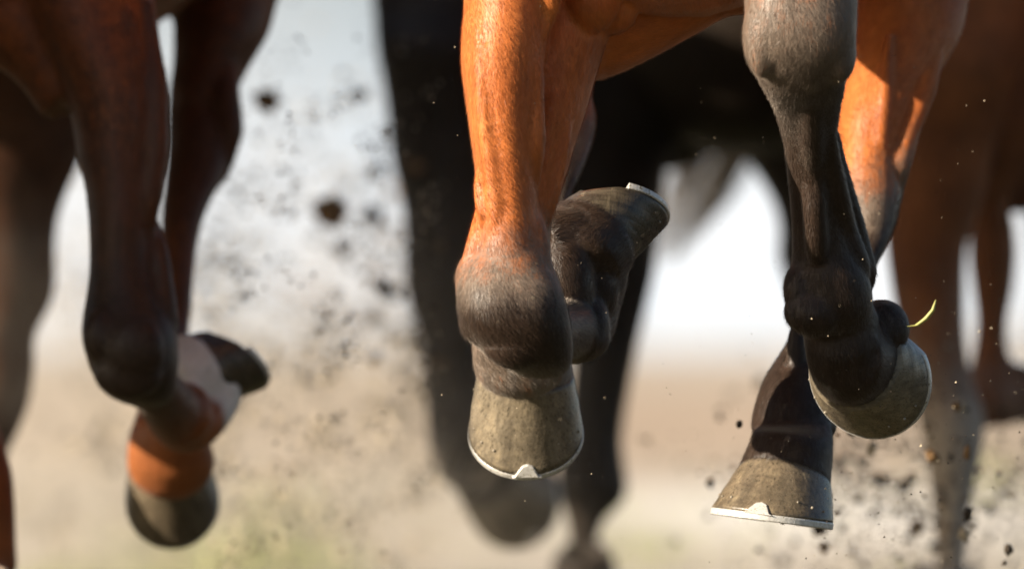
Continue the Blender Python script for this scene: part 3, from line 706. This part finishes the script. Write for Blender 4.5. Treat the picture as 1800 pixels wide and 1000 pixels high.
    hK = Hoof((-.75, 15.6, .25), (0, -.9, -.4), (0, .4, -.9), 1.)
    fl.loft([W(-.72, 15.0, 1.1, .17, .22), W(-.75, 15.15, .85, .1, .12, .2), W(-.76, 15.45, .66, .055, .06, .7), W(-.76, 15.55, .5, .03, .032, 1), W(-.76, 15.62, .38, .034, .036, 1)]+hK.secs(1), n=28)
    hK.build(root, 'hoof_dark', nails=False)
    body, co, at = build_body(fl, root, 'chestnut_shaded', .005, 4)
    fur(body, co, at, root, 'chestnut_shaded', 22000, (-.6, -.2, 12.8, 13.4, .25, .93), .009, .0009, .3)
    tail_obj(root, [(-.58, 15.4, 1.32), (-.58, 15.65, 1.3), (-.58, 16.0, 1.15), (-.58, 16.3, .95)], [.03, .05, .09, .1], 'tail')
#HORSE_A_CALL
horse_left()

#HORSE_D
def horse_black():
    root = horse_root(.2, 17.5, 'blurred black horse directly behind the bright bay horse in the middle')
    fl = Flesh(); d = 16.2
    trunk(fl, .35, 16.1, dz=-.06, w=1.1, bottom=.0, head=(.05, .1))
    hL = Hoof(P(905, 880, 16.0), (.45, -.35, -.8), (.35, .85, -.2), 1.12)
    fl.loft([H(-200, 640, 980, 16.3, .15), H(0, 662, 900, 16.25, .12), H(80, 668, 890, 16.2, .11), H(150, 680, 880, 16.2, .1), H(220, 690, 875, 16.2, .09), H(290, 696, 870, 16.2, .085), H(330, 708, 866, 16.2, .08), H(400, 718, 862, 16.2, .075),
             H(470, 717, 860, 16.2, .075), H(530, 724, 855, 16.2, .07), H(570, 738, 852, 16.2, .065), H(620, 750, 850, 16.2, .06), H(700, 755, 850, 16.2, .055), H(780, 760, 870, 16.15, .055), H(830, 775, 905, 16.1, .055)]+hL.secs(0), n=32)
    hL.build(root, 'hoof_olive', nails=False)
    hR = Hoof(P(1026, 1090, 16.3), (0, -.8, -.5), (0, .5, -.8), 1.)
    fl.loft([H(-100, 960, 1320, 16.4, .18), H(60, 985, 1290, 16.4, .15), H(200, 960, 1220, 16.4, .12), H(280, 960, 1172, 16.4, .1), H(340, 955, 1158, 16.4, .09), H(420, 955, 1150, 16.4, .08), H(480, 960, 1144, 16.4, .075), H(540, 975, 1130, 16.4, .07), H(610, 1012, 1113, 16.4, .06),
             H(700, 1008, 1096, 16.4, .05), H(770, 1000, 1086, 16.4, .05), H(815, 988, 1090, 16.4, .055), H(855, 987, 1096, 16.4, .06), H(885, 994, 1086, 16.4, .05), H(920, 1005, 1050, 16.4, .035), H(980, 1008, 1045, 16.4, .03)]+hR.secs(0), n=32)
    hR.build(root, 'hoof_dark', nails=False)
    # belly line and the far leg behind the bright bay's knee
    fl.loft([G(860, 60, 16.6, .16), G(1040, 110, 16.6, .155), G(1160, 125, 16.65, .15), G(1260, 110, 16.7, .125), G(1360, 100, 16.8, .14), G(1480, 60, 16.9, .18)], n=28, ref=(0, 1, 0))
    hB = Hoof(P(1480, 650, 17.6), (.1, .1, -.95), (.1, .95, .1), .95)
    fl.loft([H(-80, 1250, 1650, 17.0, .2), H(100, 1270, 1600, 17.0, .15), H(200, 1285, 1560, 17.0, .12), H(260, 1305, 1540, 17.0, .1), H(310, 1340, 1520, 17.0, .085), H(360, 1368, 1505, 17.0, .07), H(410, 1378, 1490, 17.0, .06), H(450, 1374, 1470, 17.0, .055), H(490, 1388, 1462, 17.0, .045), H(540, 1404, 1470, 17.05, .04), H(575, 1420, 1490, 17.2, .035)]+hB.secs(0), n=32)
    hB.build(root, 'hoof_dark', nails=False)
    body, co, at = build_body(fl, root, 'black', .008, 4)
    tail_obj(root, [P(1300, 140, 18.6), P(1270, 250, 18.75), P(1235, 330, 18.9), P(1195, 400, 19.0), P(1165, 470, 19.1)], [.05, .065, .06, .045, .015], 'tail_grey', 190)
horse_black()

#HORSE_E
def horse_right():
    root = horse_root(.75, 16.0, 'blurred red brown horse with dusty legs at the right edge')
    fl = Flesh()
    trunk(fl, .98, 15.3, dz=-.1, w=1.1, head=(.05, .1))
    h1 = Hoof(P(1668, 1120, 15.3), (0, -.9, -.3), (0, .3, -.9), 1.)
    fl.loft([H(-200, 1500, 1900, 15.4, .18), H(0, 1535, 1830, 15.35, .15), H(120, 1560, 1790, 15.3, .12), H(240, 1562, 1750, 15.3, .1), H(340, 1558, 1725, 15.3, .09, .1), H(430, 1562, 1695, 15.3, .08, .1), H(520, 1574, 1690, 15.3, .075, .2), H(600, 1590, 1692, 15.3, .07, .3), H(660, 1603, 1702, 15.3, .065, .5),
             H(720, 1616, 1722, 15.3, .065, .8), H(770, 1626, 1724, 15.3, .062, 1), H(820, 1636, 1716, 15.3, .055, 1), H(870, 1642, 1704, 15.3, .045, 1), H(930, 1648, 1696, 15.3, .038, 1), H(1000, 1650, 1691, 15.3, .035, 1), H(1050, 1640, 1700, 15.3, .04, 1)]+h1.secs(1), n=32)
    h1.build(root, 'hoof_dark', nails=False)
    h2 = Hoof(P(1960, 600, 15.8), (.7, -.1, .6), (.5, .5, -.3), 1.)
    fl.loft([H(-100, 1640, 2000, 15.6, .18), H(100, 1670, 1900, 15.55, .14), H(220, 1690, 1840, 15.5, .11), H(300, 1700, 1800, 15.5, .09), H(350, 1706, 1770, 15.5, .07), H(400, 1710, 1778, 15.5, .06), H(450, 1709, 1781, 15.5, .055), H(510, 1716, 1775, 15.5, .045), H(560, 1722, 1765, 15.5, .045),
             H(610, 1718, 1765, 15.5, .05), H(650, 1710, 1775, 15.48, .06, .3), H(690, 1702, 1785, 15.46, .06, .3), H(725, 1712, 1780, 15.45, .05, .3), H(750, 1730, 1770, 15.45, .02, .3)], n=32)
    fl.loft([G(1750, 690, 15.47, .045, .045, .3), G(1800, 690, 15.5, .04, .04, .3), G(1880, 680, 15.6, .035, .035, .3)]+h2.secs(.3), n=28)
    h2.build(root, 'hoof_dark', nails=False)
    fl.loft([G(1600, 100, 15.6, .1), G(1700, 190, 15.6, .13), G(1800, 210, 15.6, .13), G(1900, 200, 15.6, .13)], n=24, ref=(0, 1, 0))
    for k, (x, y) in enumerate(((.85, 17.1), (1.15, 17.3))):
        h = Hoof((x, y+.1, .2+.1*k), (0, -.8, -.5), (0, .5, -.8), 1.)
        fl.loft([W(x, y, 1.1, .15, .2), W(x, y+.1, .8, .09, .11, .2), W(x, y+.22, .58, .05, .055, .7), W(x, y+.15, .4, .03, .032, 1), W(x, y+.14, .32+.1*k, .034, .036, 1)]+h.secs(1), n=24)
        h.build(root, 'hoof_dark', nails=False)
    body, co, at = build_body(fl, root, 'chest', .007, 4)
    tail_obj(root, [(.98, 17.75, 1.2), (.98, 18.0, 1.18), (1.0, 18.4, 1.0), (1.0, 18.6, .8)], [.03, .05, .08, .08], 'tail')
horse_right()

#HORSE_C
def horse_far_left():
    root = horse_root(-1.05, 15.5, 'blurred dark brown horse behind the shade-toned chestnut, cut by the left edge')
    fl = Flesh()
    trunk(fl, -1.0, 14.9, dz=-.05, w=1.1, head=(-.15, .1))
    h1 = Hoof(P(-60, 1000, 15.2), (0, -.8, -.5), (0, .5, -.8), 1.)
    fl.loft([H(-200, -260, 200, 15.2, .2), H(0, -230, 185, 15.1, .16), H(120, -210, 165, 15.1, .14), H(220, -190, 150, 15.1, .12), H(280, -180, 138, 15.1, .11), H(340, -160, 112, 15.1, .1), H(390, -130, 96, 15.1, .09), H(450, -110, 92, 15.1, .085), H(500, -100, 93, 15.1, .08),
             H(540, -100, 82, 15.1, .075), H(590, -100, 56, 15.1, .075), H(640, -95, 55, 15.1, .07), H(700, -90, 48, 15.1, .065), H(750, -90, 30, 15.1, .055), H(800, -92, 8, 15.1, .045), H(880, -95, -20, 15.12, .035), H(930, -98, -22, 15.15, .035)]+h1.secs(1), n=32)
    h1.build(root, 'hoof_dark', nails=False)
    for k, (x, y) in enumerate(((-1.28, 15.2), (-.9, 17.0), (-1.2, 16.7))):
        h = Hoof((x, y+.1, .2+.08*k), (0, -.8, -.5), (0, .5, -.8), 1.)
        fl.loft([W(x, y, 1.1, .15, .2), W(x, y+.1, .8, .09, .11, .2), W(x, y+.22, .58, .05, .055, .7), W(x, y+.15, .45, .03, .032, 1), W(x, y+.14, .36+.08*k, .034, .036, 1)]+h.secs(1), n=24)
        h.build(root, 'hoof_dark', nails=False)
    build_body(fl, root, 'brown', .008, 4)
    tail_obj(root, [(-1.0, 17.35, 1.25), (-1.0, 17.6, 1.23), (-1., 18.0, 1.05), (-1., 18.2, .85)], [.03, .05, .08, .08], 'tail')
horse_far_left()

def horse_edge():
    root = horse_root(-1.05, 13.4, 'chestnut horse at the lower left corner with only a sliver of its leg in view')
    fl = Flesh()
    trunk(fl, -1.04, 12.35, dz=-.1, head=(-.8, .0))
    h1 = Hoof(P(-40, 1160, 13.4), (0, -.9, -.4), (0, .4, -.9), 1.)
    fl.loft([W(-.95, 13.9, 1.1, .15, .2), W(-.86, 13.75, .86, .09, .11, .2), W(-.82, 13.7, .66, .05, .06, .3), H(640, -130, -60, 13.6, .04, .2), H(740, -105, -8, 13.5, .042, .0), H(785, -100, 8, 13.5, .045, .0), H(830, -95, 20, 13.5, .045), H(890, -90, 25, 13.5, .045), H(950, -90, 27, 13.5, .042), H(1010, -85, 30, 13.5, .04)]+h1.secs(1), n=32)
    h1.build(root, 'hoof_dark', nails=False)
    for k, (x, y) in enumerate(((-1.15, 12.9), (-.95, 12.85), (-1.2, 14.5))):
        h = Hoof((x, y+.1, .3+.05*k), (0, -.8, -.5), (0, .5, -.8), 1.)
        fl.loft([W(x, y, 1.1, .12, .16), W(x, y-.08, .85, .065, .08, .1), W(x, y-.15, .62, .05, .055, .7), W(x, y+.05, .52, .03, .032, 1), W(x, y+.1, .42+.05*k, .034, .036, 1)]+h.secs(1), n=24)
        h.build(root, 'hoof_dark', nails=False)
    build_body(fl, root, 'chest', .008, 4)
    tail_obj(root, [(-1.02, 15.0, 1.25), (-1.02, 15.25, 1.23), (-1.02, 15.6, 1.05), (-1.02, 15.8, .85)], [.03, .05, .08, .08], 'tail')
horse_edge()

#DEBRIS
def clod_mesh(r, seed, rough=.35):
    rr = random.Random(seed); n = 12; m = 8; V = []
    off = Vector((rr.random()*50, rr.random()*50, rr.random()*50)); st = [rr.uniform(.6, 1.3) for _ in range(3)]
    for i in range(m+1):
        for j in range(n):
            ph = math.pi*min(max(i, .03), m-.03)/m; t = 2*math.pi*j/n
            v = Vector((math.sin(ph)*math.cos(t), math.sin(ph)*math.sin(t), math.cos(ph)))
            k = 1+rough*(mnoise.noise(v*1.6+off)*1.4+mnoise.noise(v*4+off)*.7)
            V.append((v.x*k*r*st[0], v.y*k*r*st[1], v.z*k*r*st[2]))
    F = [(i*n+j, (i+1)*n+j, (i+1)*n+(j+1) % n, i*n+(j+1) % n) for i in range(m) for j in range(n)]
    F.append(tuple(range(n))); F.append(tuple(m*n+i for i in range(n-1, -1, -1)))
    return V, F

def debris():
    rr = random.Random(11)
    big = [(580, 372, 16.0, .020, 'clod_brown', 'large brown clod with a yellow green side left of the black horse'),
           (655, 380, 16.4, .014, 'clod', 'dark clod flying between the brown clod and the black horse foreleg'),
           (665, 305, 16.8, .014, 'clod', 'dark grey clod just above the others beside the black horse foreleg'),
           (690, 515, 16.4, .014, 'clod', 'dark clod beside the black horse foreleg level with the folded knee'),
           (470, 176, 15.5, .013, 'clod_brown', 'lone blurred brown clod highest in the pale gap between horses'),
           (632, 168, 15.8, .010, 'clod', 'small faint dark clod high in the pale gap near the black foreleg'),
           (1300, 745, 12.6, .006, 'clod', 'small dark clod left of the hind hoof with the white toe clip'),
           (1700, 795, 12.9, .007, 'clod_brown', 'small brown clod in front of the red brown horse lower leg'),
           (1773, 965, 12.7, .008, 'clod', 'dark clod near the lower right corner')]
    for (px, py, d, r, m, lab) in big:
        V, F = clod_mesh(r, int(px)); o = mesh_obj('clod', V, F, m); o.location = P(px, py, d); tag(o, lab, 'clod', 'clods of earth thrown up by the hooves')
    o = None
    protos = [clod_mesh(1.0, 100+i, .5) for i in range(5)]
    meshes = {}
    for i, (V, F) in enumerate(protos):
        for m in ('clod', 'clod_brown', 'clod_pale'):
            me = bpy.data.meshes.new('clod'); me.from_pydata(V, [], F); me.update(); me.materials.append(MAT[m])
            me.polygons.foreach_set('use_smooth', [True]*len(me.polygons)); meshes[(i, m)] = me
    n = 0
    for _ in range(900):
        if n >= 280: break
        zone = rr.random()
        if zone < .5:
            px = rr.gauss(590, 95); py = rr.gauss(600, 230); d = rr.uniform(17, 27)
        elif zone < .62:
            px = rr.gauss(700, 60); py = rr.gauss(470, 170); d = rr.uniform(15, 19)
        else:
            px = rr.gauss(1610, 130); py = rr.gauss(850, 110); d = rr.uniform(12.6, 16.5)
        if not (20 < px < 1790 and 20 < py < 990): continue
        r = .0022+.0068*rr.random()**2.2 if zone > .62 else .003+.009*rr.random()**2.0
        m = rr.choice(['clod', 'clod', 'clod_brown', 'clod_brown', 'clod_pale'])
        o = bpy.data.objects.new('clod', meshes[(rr.randrange(5), m)]); COL.objects.link(o)
        o.location = P(px, py, d); o.scale = (r, r, r); o.rotation_euler = (rr.random()*6, rr.random()*6, rr.random()*6)
        high = 'high up' if py < 330 else 'at knee height' if py < 620 else 'at hoof height' if py < 820 else 'near the bottom edge'
        where = ('left of the black horse' if zone < .62 else 'at the right side')
        size = 'tiny' if r < .006 else 'small' if r < .010 else 'lumpy'
        what = size + {'clod': ' dark', 'clod_brown': ' brown', 'clod_pale': ' pale sandy'}[m]
        tag(o, f'{what} earth crumb {high} {where}', 'clod', 'clods of earth thrown up by the hooves'); n += 1
    # fine grit: nobody could count it
    V = []; F = []
    def tet(c, r):
        b = len(V)
        a = rr.random()*6
        for q in ((math.cos(a), math.sin(a), -.4), (math.cos(a+2.1), math.sin(a+2.1), -.4), (math.cos(a+4.2), math.sin(a+4.2), -.4), (0, 0, 1)):
            V.append((c[0]+q[0]*r, c[1]+q[1]*r*rr.uniform(.6, 1.3), c[2]+q[2]*r))
        F.extend([(b, b+1, b+3), (b+1, b+2, b+3), (b+2, b, b+3), (b, b+2, b+1)])
    for _ in range(350):
        px, py = rr.uniform(620, 1800), rr.gauss(560, 260); tet(P(px, py, rr.uniform(11.4, 12.6)), rr.uniform(.0004, .0010))
    for _ in range(420):
        px, py = rr.gauss(1600, 130), rr.gauss(820, 140); tet(P(px, py, rr.uniform(11.8, 14.5)), rr.uniform(.0005, .0018))
    k = 0
    while k < 16000:
        px, py = rr.uniform(20, 800), rr.gauss(700, 260); dd = rr.uniform(16, 26)
        c_ = mnoise.noise(Vector((px/110, py/110, dd/3)))+.5*mnoise.noise(Vector((px/40, py/40, dd/2)))
        k += 1
        if c_ < .12 or rr.random() < (450-py)/700: continue
        tet(P(px, py, dd), rr.uniform(.002, .009))
    for _ in range(1500):
        px, py, dd = rr.gauss(1600, 170), rr.gauss(880, 120), rr.uniform(14, 20)
        tet(P(px, py, dd), rr.uniform(.002, .008))
    k = 0
    while k < 9000:
        px, py, dd = rr.uniform(330, 780), rr.uniform(60, 1000), rr.uniform(13.4, 17.5)
        c_ = mnoise.noise(Vector((px/90, py/90, 3)))+.6*mnoise.noise(Vector((px/30, py/30, dd)))
        k += 1
        if c_ < .16 or rr.random() < .25+(350-py)/500+(460-px)/260: continue
        tet(P(px, py, dd), rr.uniform(.0012, .0042))
    o = mesh_obj('grit', V, F, 'clod_pale', mats=['clod'], fm=[1 if (i_//4)*7919 % 10 < 6 else 0 for i_ in range(len(F))], smooth=False)
    tag(o, 'fine grit and dust specks hanging in the air round the hooves', 'grit', kind='stuff')
    # blade of grass caught at the heel of the raised hoof
    pts = [P(1596, 574, 11.86), P(1612, 572, 11.85), P(1628, 560, 11.845), P(1640, 545, 11.84), P(1645, 527, 11.84)]
    V = []; F = []
    for i, p in enumerate(pts):
        wd = (.0014, .0022, .0026, .002, .0006)[i]
        for o_ in ((-wd, 0, wd*.3), (0, -.0008, 0), (wd, 0, -wd*.3), (0, .0008, 0)): V.append(p+np.array(o_))
    for i in range(len(pts)-1):
        for j in range(4): F.append((i*4+j, i*4+(j+1) % 4, i*4+4+(j+1) % 4, i*4+4+j))
    F += [(3, 2, 1, 0), (16, 17, 18, 19)]
    tag(mesh_obj('grass_blade', V, F, 'straw'), 'yellow green blade of grass caught at the heel of the right hand fore hoof', 'grass blade')
debris()

# ------------------------------------------------------------------ dust kicked up behind the leading horses
def dust():
    M = N('dust'); t = M.t; t.nodes.remove(M.b)
    out = [n for n in t.nodes if n.type == 'OUTPUT_MATERIAL'][0]
    v = M.n('ShaderNodeVolumePrincipled'); t.links.new(v.outputs[0], out.inputs['Volume'])
    v.inputs['Color'].default_value = (.76, .69, .60, 1); v.inputs['Anisotropy'].default_value = .1
    pos = M.n('ShaderNodeNewGeometry').outputs['Position']
    sep = M.n('ShaderNodeSeparateXYZ'); M.l(pos, sep.inputs[0])
    mp = M.n('ShaderNodeMapping'); mp.inputs['Scale'].default_value = (1, .45, 1); M.l(pos, mp.inputs[0])
    nz = M.noise(mp.outputs[0], 6.0, 6, .72)
    low = M.rng(sep.outputs['Z'], .25, .80, 1, .1)
    side = M.math('MAXIMUM', M.rng(sep.outputs['X'], -.2, .15, 1, .12), M.rng(sep.outputs['X'], .55, .9, 0, .9))
    d = M.math('MULTIPLY', M.math('MULTIPLY', M.rng(nz, .44, .64), low), side)
    M.l(M.math('MULTIPLY', d, .40), v.inputs['Density'])
    MAT['dust'] = M.m
    x0, x1, y0, y1, z0, z1 = -1.5, 1.6, 14.2, 23.5, .06, 1.05
    V = [(x, y, z) for z in (z0, z1) for y in (y0, y1) for x in (x0, x1)]
    F = [(0, 2, 3, 1), (4, 5, 7, 6), (0, 1, 5, 4), (2, 6, 7, 3), (0, 4, 6, 2), (1, 3, 7, 5)]
    o = mesh_obj('dust_cloud', V, F, 'dust', smooth=False)
    tag(o, 'thin tan dust hanging low behind the galloping horses', 'dust', kind='stuff')
    S.cycles.volume_step_rate = 1.0; S.cycles.volume_max_steps = 128; S.cycles.volume_bounces = 1
dust()
